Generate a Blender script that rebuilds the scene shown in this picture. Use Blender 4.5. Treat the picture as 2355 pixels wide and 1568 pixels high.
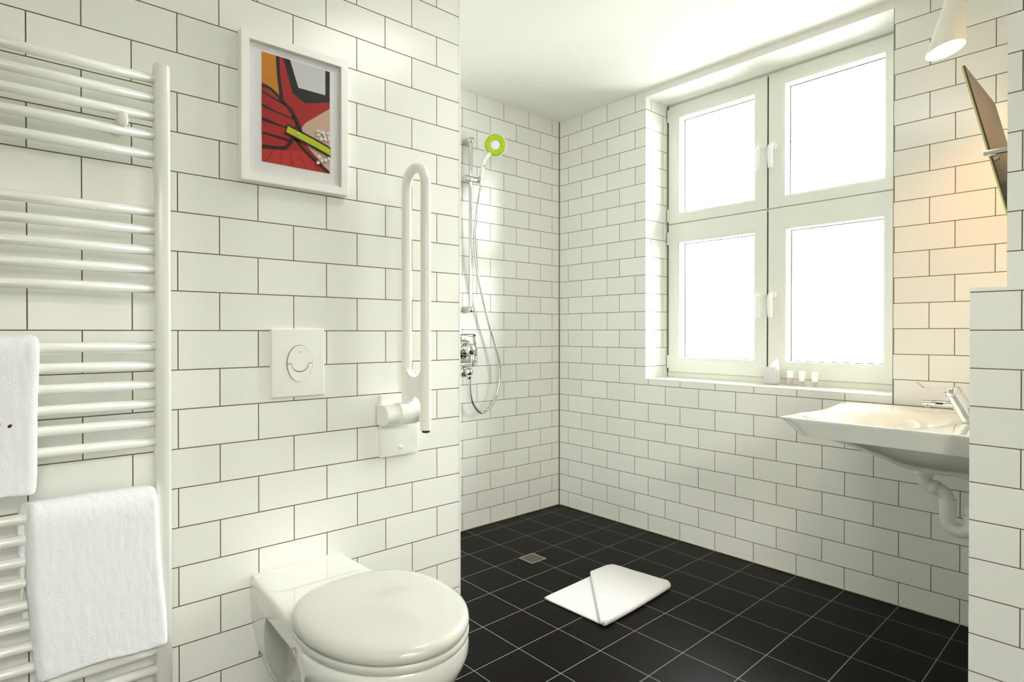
import bpy, bmesh, math, random
from mathutils import Vector, Matrix
from math import sin, cos, pi, radians

random.seed(7)
for o in list(bpy.data.objects):
    bpy.data.objects.remove(o, do_unlink=True)
scene = bpy.context.scene
COL = scene.collection

# ------------------------------------------------------------------ camera
YAW, PITCH = 0.84456, 0.0065
cam_d = bpy.data.cameras.new('camera')
cam = bpy.data.objects.new('camera', cam_d)
COL.objects.link(cam)
cam.location = (1.70668, -2.72774, 1.0967)
cam.rotation_euler = (pi / 2 - PITCH, 0, YAW)
cam_d.sensor_fit = 'HORIZONTAL'
cam_d.sensor_width = 36.0
cam_d.lens = 1358.8 / 2355 * 36.0
cam_d.shift_y = -0.0045
cam_d.clip_start = 0.02
scene.camera = cam

# ------------------------------------------------------------------ world, daylight, exposure
world = bpy.data.worlds.new('overcast_sky')
scene.world = world
world.use_nodes = True
bg = world.node_tree.nodes['Background']
bg.inputs[0].default_value = (0.98, 1.0, 0.98, 1)
# overcast sky: bright above, the ground outside darker
wn = world.node_tree
w_tc = wn.nodes.new('ShaderNodeTexCoord'); w_sp = wn.nodes.new('ShaderNodeSeparateXYZ'); w_mr = wn.nodes.new('ShaderNodeMapRange')
w_mr.inputs['From Min'].default_value = -0.12; w_mr.inputs['From Max'].default_value = 0.25
w_mr.inputs['To Min'].default_value = 5.5; w_mr.inputs['To Max'].default_value = 15.8
wn.links.new(w_tc.outputs['Generated'], w_sp.inputs[0]); wn.links.new(w_sp.outputs['Z'], w_mr.inputs['Value'])
wn.links.new(w_mr.outputs['Result'], bg.inputs[1])

def area(name, loc, rot, sx, sy, power=0, color=(1, 1, 1), portal=False):
    l = bpy.data.lights.new(name, 'AREA')
    l.shape = 'RECTANGLE'; l.size = sx; l.size_y = sy
    l.energy = power; l.color = color
    if portal: l.cycles.is_portal = True
    o = bpy.data.objects.new(name, l)
    o.location = loc; o.rotation_euler = rot
    COL.objects.link(o)
    return o
# portal: helps the renderer find the sky through the window opening
area('window_portal', (0.3475, 0.30, 1.62), (-pi / 2, 0, 0), 1.19, 1.55, portal=True)

scene.view_settings.view_transform = 'Standard'
scene.view_settings.look = 'None'
scene.view_settings.gamma = 1
scene.view_settings.use_curve_mapping = False
scene.view_settings.exposure = 0.85
try:
    scene.cycles.max_bounces = 14
    scene.cycles.diffuse_bounces = 8
    scene.cycles.glossy_bounces = 5
    scene.cycles.transparent_max_bounces = 12
    scene.cycles.caustics_reflective = False
    scene.cycles.caustics_refractive = False
    scene.cycles.sample_clamp_indirect = 6
except Exception:
    pass

# ------------------------------------------------------------------ materials
def new_mat(name):
    m = bpy.data.materials.new(name)
    m.use_nodes = True
    nt = m.node_tree
    return m, nt, nt.nodes['Principled BSDF']

def mat(name, col, rough=0.4, metal=0.0, coat=0.0, noise=0.0, bump=0.0, nscale=60, spec=0.5):
    m, nt, b = new_mat(name)
    b.inputs['Base Color'].default_value = (*col, 1)
    b.inputs['Roughness'].default_value = rough
    b.inputs['Metallic'].default_value = metal
    b.inputs['Coat Weight'].default_value = coat
    b.inputs['Coat Roughness'].default_value = 0.04
    b.inputs['Specular IOR Level'].default_value = spec
    tc = nt.nodes.new('ShaderNodeTexCoord')
    nz = nt.nodes.new('ShaderNodeTexNoise')
    nz.inputs['Scale'].default_value = nscale
    nz.inputs['Detail'].default_value = 4
    nt.links.new(tc.outputs['Object'], nz.inputs['Vector'])
    if noise > 0:
        mx = nt.nodes.new('ShaderNodeMix'); mx.data_type = 'RGBA'
        mx.inputs['A'].default_value = (*[c * (1 - noise) for c in col], 1)
        mx.inputs['B'].default_value = (*[min(1, c * (1 + noise)) for c in col], 1)
        nt.links.new(nz.outputs['Fac'], mx.inputs['Factor'])
        nt.links.new(mx.outputs['Result'], b.inputs['Base Color'])
    if bump > 0:
        bp = nt.nodes.new('ShaderNodeBump')
        bp.inputs['Strength'].default_value = 0.6
        bp.inputs['Distance'].default_value = bump
        nt.links.new(nz.outputs['Fac'], bp.inputs['Height'])
        nt.links.new(bp.outputs['Normal'], b.inputs['Normal'])
    return m

def tile_mat(name, amt, tile, grout, rough=0.22, ior=1.5, bw=0.2, rh=0.1017, mort=0.0015, freq=2, var=0.03, bump=0.0012):
    m, nt, b = new_mat(name)
    uv = nt.nodes.new('ShaderNodeUVMap'); uv.uv_map = 'UVMap'
    br = nt.nodes.new('ShaderNodeTexBrick')
    b.inputs['IOR'].default_value = ior
    br.offset = amt; br.offset_frequency = freq
    br.inputs['Scale'].default_value = 1
    br.inputs['Mortar Size'].default_value = mort
    br.inputs['Mortar Smooth'].default_value = 0.15
    br.inputs['Brick Width'].default_value = bw
    br.inputs['Row Height'].default_value = rh
    br.inputs['Color1'].default_value = (*[c * (1 - var) for c in tile], 1)
    br.inputs['Color2'].default_value = (*[c * (1 + var) for c in tile], 1)
    br.inputs['Mortar'].default_value = (*grout, 1)
    nt.links.new(uv.outputs[0], br.inputs['Vector'])
    nt.links.new(br.outputs['Color'], b.inputs['Base Color'])
    mr = nt.nodes.new('ShaderNodeMapRange')
    mr.inputs['To Min'].default_value = rough
    mr.inputs['To Max'].default_value = 0.8
    nt.links.new(br.outputs['Fac'], mr.inputs['Value'])
    nt.links.new(mr.outputs['Result'], b.inputs['Roughness'])
    # grout joints sit a little below the tile faces; the glaze waves slightly
    nz = nt.nodes.new('ShaderNodeTexNoise'); nz.inputs['Scale'].default_value = 9
    nt.links.new(uv.outputs[0], nz.inputs['Vector'])
    ma = nt.nodes.new('ShaderNodeMath'); ma.operation = 'MULTIPLY_ADD'
    ma.inputs[1].default_value = -1.0
    ms = nt.nodes.new('ShaderNodeMath'); ms.operation = 'MULTIPLY'; ms.inputs[1].default_value = 0.25
    nt.links.new(nz.outputs['Fac'], ms.inputs[0])
    nt.links.new(br.outputs['Fac'], ma.inputs[0])
    nt.links.new(ms.outputs[0], ma.inputs[2])
    bp = nt.nodes.new('ShaderNodeBump'); bp.inputs['Distance'].default_value = bump
    bp.inputs['Strength'].default_value = 0.5
    nt.links.new(ma.outputs[0], bp.inputs['Height'])
    nt.links.new(bp.outputs['Normal'], b.inputs['Normal'])
    return m

TILE = (0.845, 0.85, 0.812)
GROUT = (0.125, 0.108, 0.055)
GROUTW = (0.13, 0.115, 0.07)
RH = 0.1017
M = {}
M['tile_left'] = tile_mat('white_wall_tile_left', 0.5, TILE, GROUT)
M['tile_window'] = tile_mat('white_wall_tile_window', 0.454, TILE, GROUTW)
M['tile_window_right'] = tile_mat('white_wall_tile_beside_window', 0.405, TILE, GROUT)
M['tile_shower'] = tile_mat('white_wall_tile_shower', 0.493, TILE, GROUTW)
M['tile_right'] = tile_mat('white_wall_tile_right', 0.4625, TILE, GROUT)
M['tile_reveal'] = tile_mat('white_wall_tile_reveal', 0.575, TILE, GROUTW)
M['floor'] = tile_mat('black_floor_tile', 0.0, (0.0035, 0.0030, 0.0022), (0.24, 0.23, 0.19), rough=0.36, ior=1.14, rh=0.2, mort=0.0015, var=0.12, bump=0.0009)
M['plaster'] = mat('white_plaster', (0.85, 0.85, 0.81), 0.7, bump=0.0003, nscale=180)
M['window_paint'] = mat('window_paint', (0.80, 0.81, 0.75), 0.32, coat=0.2)
M['seal'] = mat('dark_rubber_seal', (0.02, 0.02, 0.015), 0.7)
M['silicone'] = mat('beige_silicone', (0.42, 0.38, 0.27), 0.5)
M['silicone_dark'] = mat('aged_silicone', (0.16, 0.14, 0.085), 0.5)
M['ceramic'] = mat('white_ceramic', (0.74, 0.745, 0.70), 0.06, coat=1.0)
M['seat'] = mat('toilet_seat_plastic', (0.60, 0.605, 0.555), 0.14, coat=0.6)
M['enamel'] = mat('white_enamel', (0.85, 0.855, 0.81), 0.25, coat=0.4)
M['plastic'] = mat('white_plastic', (0.85, 0.855, 0.81), 0.28, coat=0.2)
M['handle_white'] = mat('white_handle_lacquer', (0.93, 0.93, 0.92), 0.25, coat=0.4)
M['nylon'] = mat('white_nylon', (0.87, 0.875, 0.83), 0.3, coat=0.3)
M['black'] = mat('black_plastic', (0.008, 0.008, 0.007), 0.4)
M['chrome'] = mat('chrome', (0.62, 0.62, 0.60), 0.06, metal=1.0)
M['steel'] = mat('brushed_steel', (0.55, 0.53, 0.44), 0.35, metal=1.0)
M['terry'] = mat('terry_cloth', (0.91, 0.92, 0.95), 0.95, noise=0.03, bump=0.003, nscale=420, spec=0.1)
M['cotton'] = mat('bath_mat_cotton', (0.72, 0.72, 0.735), 0.95, noise=0.02, bump=0.0015, nscale=600, spec=0.1)
M['lime'] = mat('lime_rubber', (0.40, 0.60, 0.006), 0.4)
M['lime_dark'] = mat('lime_rubber_gaps', (0.62, 0.80, 0.08), 0.45)
M['white_shower'] = mat('white_shower_plastic', (0.85, 0.85, 0.87), 0.2, coat=0.3)
M['frame'] = mat('white_picture_frame', (0.93, 0.93, 0.90), 0.35)
M['mat_board'] = mat('white_mat_board', (0.95, 0.95, 0.97), 0.8)
M['mirror_back'] = mat('mirror_backing', (0.072, 0.050, 0.029), 0.35, noise=0.05, nscale=8)
M['mirror_edge'] = mat('glass_edge', (0.55, 0.55, 0.22), 0.2)
M['mirror_glass'] = mat('mirror_silver', (0.9, 0.9, 0.9), 0.02, metal=1.0)
M['lamp_white'] = mat('lamp_lacquer', (0.78, 0.77, 0.68), 0.35)
M['pink'] = mat('pink_print', (0.62, 0.06, 0.22), 0.5)
M['cap'] = mat('white_bottle_cap', (0.88, 0.88, 0.88), 0.3)
M['towel_red'] = mat('red_thread', (0.7, 0.18, 0.14), 0.9)

def emis(name, col, st):
    m, nt, b = new_mat(name)
    b.inputs['Base Color'].default_value = (0.8, 0.8, 0.8, 1)
    b.inputs['Emission Color'].default_value = (*col, 1)
    b.inputs['Emission Strength'].default_value = st
    return m
M['bulb'] = emis('lamp_glow', (1.0, 0.72, 0.36), 14)

def clear(name, tint=(1, 1, 1), gl=0.08, rough=0.03, diff=0.0, dcol=(1, 1, 1), ior=1.2):
    m = bpy.data.materials.new(name); m.use_nodes = True
    nt = m.node_tree; nt.nodes.clear()
    out = nt.nodes.new('ShaderNodeOutputMaterial')
    t = nt.nodes.new('ShaderNodeBsdfTransparent'); t.inputs[0].default_value = (*tint, 1)
    g = nt.nodes.new('ShaderNodeBsdfGlossy'); g.inputs['Roughness'].default_value = rough
    mx = nt.nodes.new('ShaderNodeMixShader')
    fr = nt.nodes.new('ShaderNodeFresnel'); fr.inputs[0].default_value = ior
    nt.links.new(fr.outputs[0], mx.inputs[0])
    nt.links.new(t.outputs[0], mx.inputs[1]); nt.links.new(g.outputs[0], mx.inputs[2])
    last = mx
    if diff > 0:
        d = nt.nodes.new('ShaderNodeBsdfDiffuse'); d.inputs[0].default_value = (*dcol, 1)
        tl = nt.nodes.new('ShaderNodeBsdfTranslucent'); tl.inputs[0].default_value = (*dcol, 1)
        m3 = nt.nodes.new('ShaderNodeMixShader'); m3.inputs[0].default_value = 0.5
        nt.links.new(d.outputs[0], m3.inputs[1]); nt.links.new(tl.outputs[0], m3.inputs[2])
        m2 = nt.nodes.new('ShaderNodeMixShader'); m2.inputs[0].default_value = diff
        nt.links.new(mx.outputs[0], m2.inputs[1]); nt.links.new(m3.outputs[0], m2.inputs[2])
        last = m2
    nt.links.new(last.outputs[0], out.inputs[0])
    return m
M['glass'] = clear('window_glass', (0.97, 0.98, 0.97))
M['picture_glass'] = clear('picture_glass', (1, 1, 1), rough=0.02, ior=1.12)
M['bag'] = clear('thin_plastic_bag', (0.98, 0.98, 0.98), rough=0.15, diff=0.6, dcol=(0.97, 0.97, 0.97), ior=1.15)
M['bottle'] = clear('clear_bottle', (0.99, 0.98, 0.985), rough=0.08, diff=0.35, dcol=(0.95, 0.92, 0.94), ior=1.15)

# ------------------------------------------------------------------ object helpers
def tag(o, label=None, cat=None, group=None, kind=None):
    if label: o['label'] = label
    if cat: o['category'] = cat
    if group: o['group'] = group
    if kind: o['kind'] = kind
    return o

def link(name, bm, mats, parent=None, smooth=True, auto=None):
    me = bpy.data.meshes.new(name)
    bmesh.ops.recalc_face_normals(bm, faces=bm.faces[:])
    bm.to_mesh(me); bm.free()
    if not isinstance(mats, (list, tuple)): mats = [mats]
    for m_ in mats: me.materials.append(m_)
    if smooth:
        for p in me.polygons: p.use_smooth = True
    o = bpy.data.objects.new(name, me)
    COL.objects.link(o)
    if smooth and auto is not None:
        lim = radians(auto)
        bm2 = bmesh.new(); bm2.from_mesh(me)
        for e in bm2.edges:
            if len(e.link_faces) == 2 and e.calc_face_angle(0) > lim: e.smooth = False
        bm2.to_mesh(me); bm2.free()
    if parent is not None:
        o.parent = parent
        o.matrix_parent_inverse = Matrix.Translation(-parent.location)
        # bake the offset into the mesh so that parents stay simple
        me.transform(Matrix.Translation(-parent.location))
        o.matrix_parent_inverse = Matrix.Identity(4)
    return o

def empty(name, loc, label=None, cat=None, group=None, kind=None):
    o = bpy.data.objects.new(name, None)
    o.empty_display_size = 0.05
    o.location = loc
    COL.objects.link(o)
    bpy.context.view_layer.update()
    return tag(o, label, cat, group, kind)

def center_origin(o, base=True):
    me = o.data
    xs = [v.co.x for v in me.vertices]; ys = [v.co.y for v in me.vertices]; zs = [v.co.z for v in me.vertices]
    c = Vector(((min(xs) + max(xs)) / 2, (min(ys) + max(ys)) / 2, min(zs) if base else (min(zs) + max(zs)) / 2))
    me.transform(Matrix.Translation(-c)); o.location = o.location + c
    return o

def box(bm, lo, hi, bevel=0.0, seg=2, mi=0):
    r = bmesh.ops.create_cube(bm, size=1)
    vs = r['verts']
    for v in vs:
        v.co = Vector([lo[i] + (v.co[i] + 0.5) * (hi[i] - lo[i]) for i in range(3)])
    fs = set(f for v in vs for f in v.link_faces)
    for f in fs: f.material_index = mi
    if bevel > 0:
        es = list(set(e for v in vs for e in v.link_edges))
        rr = bmesh.ops.bevel(bm, geom=es, offset=bevel, segments=seg, affect='EDGES', profile=0.5)
        for f in rr['faces']: f.material_index = mi
    return bm

def catmull(pts, n=8):
    P = [Vector(p) for p in pts]
    out = []
    for i in range(len(P) - 1):
        p0 = P[max(0, i - 1)]; p1 = P[i]; p2 = P[i + 1]; p3 = P[min(len(P) - 1, i + 2)]
        for k in range(n):
            t = k / n
            out.append(0.5 * ((2 * p1) + (-p0 + p2) * t + (2 * p0 - 5 * p1 + 4 * p2 - p3) * t * t + (-p0 + 3 * p1 - 3 * p2 + p3) * t ** 3))
    out.append(P[-1])
    return out

def sweep(bm, pts, r, n=14, mi=0, caps=True, sx=1.0, sy=1.0, up=None):
    pts = [Vector(p) for p in pts]
    rad = r if isinstance(r, (list, tuple)) else [r] * len(pts)
    t0 = (pts[1] - pts[0]).normalized()
    a = Vector(up) if up else (Vector((0, 0, 1)) if abs(t0.z) < 0.9 else Vector((1, 0, 0)))
    u = t0.cross(a).normalized()
    rings = []
    for i, p in enumerate(pts):
        if i == 0: t = t0
        elif i == len(pts) - 1: t = (pts[-1] - pts[-2]).normalized()
        else: t = ((pts[i + 1] - pts[i]).normalized() + (pts[i] - pts[i - 1]).normalized()).normalized()
        u = (u - t * u.dot(t)).normalized()
        w = t.cross(u)
        rings.append([bm.verts.new(p + u * (cos(2 * pi * k / n) * rad[i] * sx) + w * (sin(2 * pi * k / n) * rad[i] * sy)) for k in range(n)])
    for i in range(len(rings) - 1):
        for k in range(n):
            f = bm.faces.new((rings[i][k], rings[i][(k + 1) % n], rings[i + 1][(k + 1) % n], rings[i + 1][k]))
            f.material_index = mi
    if caps:
        f = bm.faces.new(rings[0]); f.material_index = mi
        f = bm.faces.new(rings[-1][::-1]); f.material_index = mi
    return rings

def lathe(bm, prof, origin, axis, n=32, mi=0, cap0=True, cap1=True):
    ax = Vector(axis).normalized()
    a = Vector((0, 0, 1)) if abs(ax.z) < 0.9 else Vector((1, 0, 0))
    u = ax.cross(a).normalized(); w = ax.cross(u)
    o = Vector(origin)
    rings = []
    for (r, h) in prof:
        rings.append([bm.verts.new(o + ax * h + u * (cos(2 * pi * k / n) * r) + w * (sin(2 * pi * k / n) * r)) for k in range(n)])
    for i in range(len(rings) - 1):
        for k in range(n):
            f = bm.faces.new((rings[i][k], rings[i][(k + 1) % n], rings[i + 1][(k + 1) % n], rings[i + 1][k]))
            f.material_index = mi
    if cap0: bm.faces.new(rings[0]).material_index = mi
    if cap1: bm.faces.new(rings[-1][::-1]).material_index = mi
    return rings

def loft(bm, rings, mi=0, cap0=False, cap1=False, closed=True):
    R = [[bm.verts.new(p) for p in ring] for ring in rings]
    n = len(R[0])
    for i in range(len(R) - 1):
        for k in range(n if closed else n - 1):
            f = bm.faces.new((R[i][k], R[i][(k + 1) % n], R[i + 1][(k + 1) % n], R[i + 1][k]))
            f.material_index = mi
    if cap0: bm.faces.new(R[0]).material_index = mi
    if cap1: bm.faces.new(R[-1][::-1]).material_index = mi
    return R

def subsurf(o, lv=2):
    m_ = o.modifiers.new('Subdivision', 'SUBSURF'); m_.levels = lv; m_.render_levels = lv
    return o

def sm(x, a, b):
    t = max(0.0, min(1.0, (x - a) / (b - a)))
    return t * t * (3 - 2 * t)

# ------------------------------------------------------------------ setting
CEIL = 2.433

def tiled(name, boxes, mats, pick, uvf, kind='structure'):
    """boxes -> one mesh; every face gets the material pick(normal, centre) and UVs in metres uvf(normal, co)"""
    bm = bmesh.new()
    for lo, hi in boxes: box(bm, lo, hi)
    bmesh.ops.recalc_face_normals(bm, faces=bm.faces[:])
    uvl = bm.loops.layers.uv.new('UVMap')
    for f in bm.faces:
        f.normal_update()
        c = f.calc_center_median()
        f.material_index = pick(f.normal, c)
        for l in f.loops:
            l[uvl].uv = uvf(f.normal, l.vert.co, f.material_index)
    me = bpy.data.meshes.new(name); bm.to_mesh(me); bm.free()
    for m_ in mats: me.materials.append(m_)
    o = bpy.data.objects.new(name, me); COL.objects.link(o)
    o['kind'] = kind
    return o

def uv_general(ux, uy, z0):
    def f(n, co, mi):
        v = co.z - z0 + 20 * RH
        if abs(n.y) > 0.7: return (co.x - ux + 20, v)
        if abs(n.x) > 0.7: return (co.y - uy + 20, v)
        return (co.x - ux + 20, co.y + 20)
    return f

WX0, WX1, WZ0, WZ1 = -0.25, 0.945, 0.838, 2.398
# wall with the window
def pick_w(n, c):
    if c.z > WZ1 - 0.001 and WX0 < c.x < WX1: return 1
    if abs(n.x) > 0.7 and c.y < 0.33 and abs(c.x - WX0) < 0.01: return 2
    if c.x > WX1 + 0.01 and c.z > 0.85: return 3
    return 0
def uv_w(n, co, mi):
    v = co.z - 1.112 + 20 * RH
    if mi == 2: return (co.y - 0.165 + 20, v)
    if mi == 3: return (co.x - 1.149 + 20, v)
    if abs(n.x) > 0.7: return (co.y + 20, v)
    if abs(n.z) > 0.7: return (co.x + 0.8315 + 20, co.y + 0.05 + 20 * RH)
    return (co.x + 0.8315 + 20, v)
tiled('wall_window', [((-1.06, 0, 0), (WX0, 0.34, CEIL)), ((WX1, 0, 0), (2.85, 0.34, 0.807)), ((WX1, 0, 0.807), (2.85, 0.34, CEIL)),
                      ((WX0, 0, 0), (WX1, 0.34, WZ0)), ((WX0, 0, WZ1), (WX1, 0.34, CEIL))],
      [M['tile_window'], M['plaster'], M['tile_reveal'], M['tile_window_right']], pick_w, uv_w)
tiled('wall_shower', [((-1.06, -1.461, 0), (-0.9107, 0, CEIL))], [M['tile_shower']], lambda n, c: 0, uv_general(-0.8315, -0.16826, 1.112))
tiled('wall_left', [((-1.06, -4.35, 0), (0, -1.461, CEIL))], [M['tile_left']], lambda n, c: 0, uv_general(-0.9, -1.561, 1.102))
YP = -0.755
tiled('wall_low', [((1.337, YP, 0), (1.413, 0, 1.2165))], [M['tile_right']], lambda n, c: 0, uv_general(1.3355, YP, 1.103))
tiled('wall_right', [((1.413, YP, 0), (2.85, 0, CEIL))], [M['tile_right']], lambda n, c: 0, uv_general(1.3355, YP, 1.103))
tiled('wall_side', [((2.7, -4.35, 0), (2.85, -3.45, CEIL)), ((2.7, -1.75, 0), (2.85, YP, CEIL)), ((2.7, -3.45, 2.1), (2.85, -1.75, CEIL))], [M['tile_right']], lambda n, c: 0, uv_general(1.3355, YP, 1.103))  # opening added and sized so the fill lamp reaches the room
tiled('wall_back', [((0, -4.35, 0), (2.7, -4.2, CEIL))], [M['tile_right']], lambda n, c: 0, uv_general(0, YP, 1.103))

# added lobby and side doorway, out of view, made to let fill light in
for nm, lo, hi in (('wall_added_lobby', (4.3, -4.35, 0), (4.42, -1.55, CEIL)), ('wall_added_lobby_back', (2.85, -4.35, 0), (4.3, -4.2, CEIL)), ('wall_added_lobby_front', (2.85, -1.7, 0), (4.3, -1.55, CEIL))):
    bm = bmesh.new(); box(bm, lo, hi)
    tag(link(nm, bm, M['plaster'], smooth=False), kind='structure')
bm = bmesh.new()
box(bm, (2.68, -3.52, 0), (2.87, -3.45, 2.17), 0.004); box(bm, (2.68, -1.75, 0), (2.87, -1.70, 2.17), 0.004); box(bm, (2.68, -3.45, 2.1), (2.87, -1.75, 2.17), 0.004)
tag(link('trim_7', bm, M['window_paint'], smooth=False), kind='structure')  # frame of the added, unseen doorway
def uv_floor(n, co, mi):
    # the floor joints run very slightly out of square with the window wall
    return (co.x - 0.170 + 0.018 * co.y + 20, co.y + 0.352 + 20)
tiled('floor', [((-1.06, -4.35, -0.12), (4.42, 0.34, 0))], [M['floor']], lambda n, c: 0, uv_floor)
tiled('ceiling', [((-1.06, -4.35, CEIL), (4.42, 0.34, CEIL + 0.12))], [M['plaster']], lambda n, c: 0, uv_general(0, 0, 0))

# window sill board
bm = bmesh.new(); box(bm, (WX0 + 0.001, 0.001, WZ0), (WX1 - 0.001, 0.225, 0.8435), 0.0015)
tag(link('trim_1', bm, M['plastic'], smooth=False), kind='structure')
# corner profile of the left wall
bm = bmesh.new(); box(bm, (-0.006, -1.465, 0.0), (0.0012, -1.4598, CEIL), 0.001)
tag(link('trim_2', bm, M['plastic'], smooth=False), kind='structure')
# silicone joints: corner of the shower, floor edges
bm = bmesh.new(); sweep(bm, [(-0.909, -0.0015, 0), (-0.909, -0.0015, CEIL)], 0.0032, 8)
tag(link('trim_3', bm, M['silicone_dark']), kind='structure')
bm = bmesh.new()
box(bm, (-0.909, -0.005, 0), (1.337, 0.001, 0.005), 0.002, 2)
box(bm, (-0.912, -1.461, 0), (-0.9057, 0, 0.005), 0.002, 2)
tag(link('trim_4', bm, M['silicone']), kind='structure')
bm = bmesh.new()
sweep(bm, [(WX0 + 0.001, 0.213, 0.8435), (WX0 + 0.001, 0.213, WZ1)], 0.0035, 8)
tag(link('trim_5', bm, M['silicone_dark']), kind='structure')
bm = bmesh.new()
box(bm, (WX1 - 0.0003, -0.0008, 0.807), (WX1 + 0.0017, 0.0012, WZ1), 0.0004)
tag(link('trim_8', bm, M['silicone_dark'], smooth=False), kind='structure')
# ceiling access hatch, painted over
bm = bmesh.new(); box(bm, (-0.895, -0.636, CEIL - 0.0025), (-0.585, -0.335, CEIL + 0.001), 0.001)
tag(link('trim_6', bm, M['plaster'], smooth=False), kind='structure')

# ------------------------------------------------------------------ window
def rect_pts(x0, x1, z0, z1, y):
    return [(x0, y, z0), (x1, y, z0), (x1, y, z1), (x0, y, z1)]
win = empty('window_1', (0.3475, 0.22, 0.843))
win['kind'] = 'structure'
bm = bmesh.new()
OX0, OX1, OZ0, OZ1 = -0.2495, 0.9445, 0.8436, 2.3975
loft(bm, [rect_pts(OX0, OX1, OZ0, OZ1, 0.285), rect_pts(OX0, OX1, OZ0, OZ1, 0.216),
          rect_pts(OX0 + 0.012, OX1 - 0.012, OZ0 + 0.035, OZ1 - 0.012, 0.214),
          rect_pts(OX0 + 0.05, OX1 - 0.05, OZ0 + 0.06, OZ1 - 0.05, 0.222),
          rect_pts(OX0 + 0.055, OX1 - 0.055, OZ0 + 0.065, OZ1 - 0.055, 0.285),
          rect_pts(OX0, OX1, OZ0, OZ1, 0.285)])
box(bm, (0.31, 0.224, OZ0 + 0.03), (0.37, 0.285, OZ1 - 0.03))
box(bm, (OX0 + 0.03, 0.2241, 1.68), (OX1 - 0.03, 0.2849, 1.735))
box(bm, (-0.249, 0.2112, 0.8436), (0.944, 0.2165, 0.8700), 0.0015)
link('window_frame', bm, M['window_paint'], win, smooth=False)
bm = bmesh.new(); box(bm, (0.3366, 0.2035, 0.885), (0.3424, 0.2239, 1.700)); box(bm, (0.3366, 0.2035, 1.722), (0.3424, 0.2239, 2.375))
link('window_seal', bm, M['seal'], win, smooth=False)

def casement(rx, rz, gx, gz, hinge_x, hx, hz, hinges):
    x0, x1 = rx; z0, z1 = rz; a0, a1 = gx; b0, b1 = gz
    bm = bmesh.new()
    loft(bm, [rect_pts(x0, x1, z0, z1, 0.2235), rect_pts(x0, x1, z0, z1, 0.203),
              rect_pts(x0 + 0.003, x1 - 0.003, z0 + 0.003, z1 - 0.003, 0.200),
              rect_pts(a0 - 0.012, a1 + 0.012, b0 - 0.012, b1 + 0.012, 0.200),
              rect_pts(a0 - 0.006, a1 + 0.006, b0 - 0.006, b1 + 0.006, 0.2025),
              rect_pts(a0, a1, b0, b1, 0.206),
              rect_pts(a0 + 0.001, a1 - 0.001, b0 + 0.001, b1 - 0.001, 0.262),
              rect_pts(a0 - 0.02, a1 + 0.02, b0 - 0.02, b1 + 0.02, 0.2625),
              rect_pts(a0 - 0.02, a1 + 0.02, b0 - 0.02, b1 + 0.02, 0.280),
              rect_pts(a0 - 0.035, a1 + 0.035, b0 - 0.035, b1 + 0.035, 0.280)])
    s = link('casement', bm, M['window_paint'], win, smooth=False)
    def sub(name, bmm, mt, smooth=True):
        o = link(name, bmm, mt, None, smooth, 35)
        o.parent = s; o.data.transform(Matrix.Translation(-Vector(win.location)))
        return o
    bm = bmesh.new()
    box(bm, (a0 - 0.004, 0.2635, b0 - 0.004), (a1 + 0.004, 0.2675, b1 + 0.004))
    sub('glass_pane', bm, M['glass'], False)
    bm = bmesh.new()
    loft(bm, [rect_pts(a0 + 0.0005, a1 - 0.0005, b0 + 0.0005, b1 - 0.0005, 0.2615), rect_pts(a0 + 0.004, a1 - 0.004, b0 + 0.004, b1 - 0.004, 0.2615),
              rect_pts(a0 + 0.004, a1 - 0.004, b0 + 0.004, b1 - 0.004, 0.2634)])
    sub('glazing_seal', bm, M['seal'], False)
    # handle: round rose, neck and drooping lever
    bm = bmesh.new()
    lathe(bm, [(0.0165, 0), (0.0165, 0.008), (0.014, 0.012), (0.010, 0.013), (0.010, 0.030), (0.009, 0.034)], (hx, 0.200, hz), (0, -1, 0), 24)
    pth = catmull([(hx, 0.170, hz + 0.002), (hx, 0.160, hz - 0.004), (hx, 0.156, hz - 0.03), (hx, 0.157, hz - 0.08), (hx, 0.160, hz - 0.112)], 6)
    sweep(bm, pth, [0.0108 + 0.0015 * abs(sin(i / len(pth) * 3)) for i in range(len(pth))], 14, sx=1.0, sy=0.85)
    lathe(bm, [(0.0085, 0), (0.010, 0.004), (0.010, 0.012), (0.007, 0.016)], (hx, 0.172, hz), (0, -1, 0), 20)
    sub('window_handle', bm, M['handle_white'])
    for hz_ in hinges:
        bm = bmesh.new()
        sweep(bm, [(hinge_x, 0.199, hz_ - 0.035), (hinge_x, 0.199, hz_ - 0.002)], 0.0062, 14)
        sweep(bm, [(hinge_x, 0.199, hz_ + 0.002), (hinge_x, 0.199, hz_ + 0.035)], 0.0062, 14)
        sweep(bm, [(hinge_x, 0.199, hz_ - 0.036), (hinge_x, 0.199, hz_ + 0.036)], 0.0045, 10)
        sub('hinge', bm, M['window_paint'])
    return s
casement((-0.237, 0.3365), (1.7165, 2.3865), (-0.170, 0.268), (1.775, 2.312), -0.238, 0.312, 2.022, [2.335, 1.765])
casement((0.3430, 0.932), (1.7165, 2.3865), (0.424, 0.856), (1.772, 2.320), 0.931, 0.372, 2.022, [2.335, 1.765])
casement((-0.237, 0.3365), (0.8720, 1.7125), (-0.168, 0.268), (0.955, 1.605), -0.238, 0.312, 1.285, [1.635, 0.930])
casement((0.3430, 0.932), (0.8720, 1.7125), (0.430, 0.852), (0.953, 1.605), 0.931, 0.372, 1.285, [1.635, 0.930])

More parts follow.
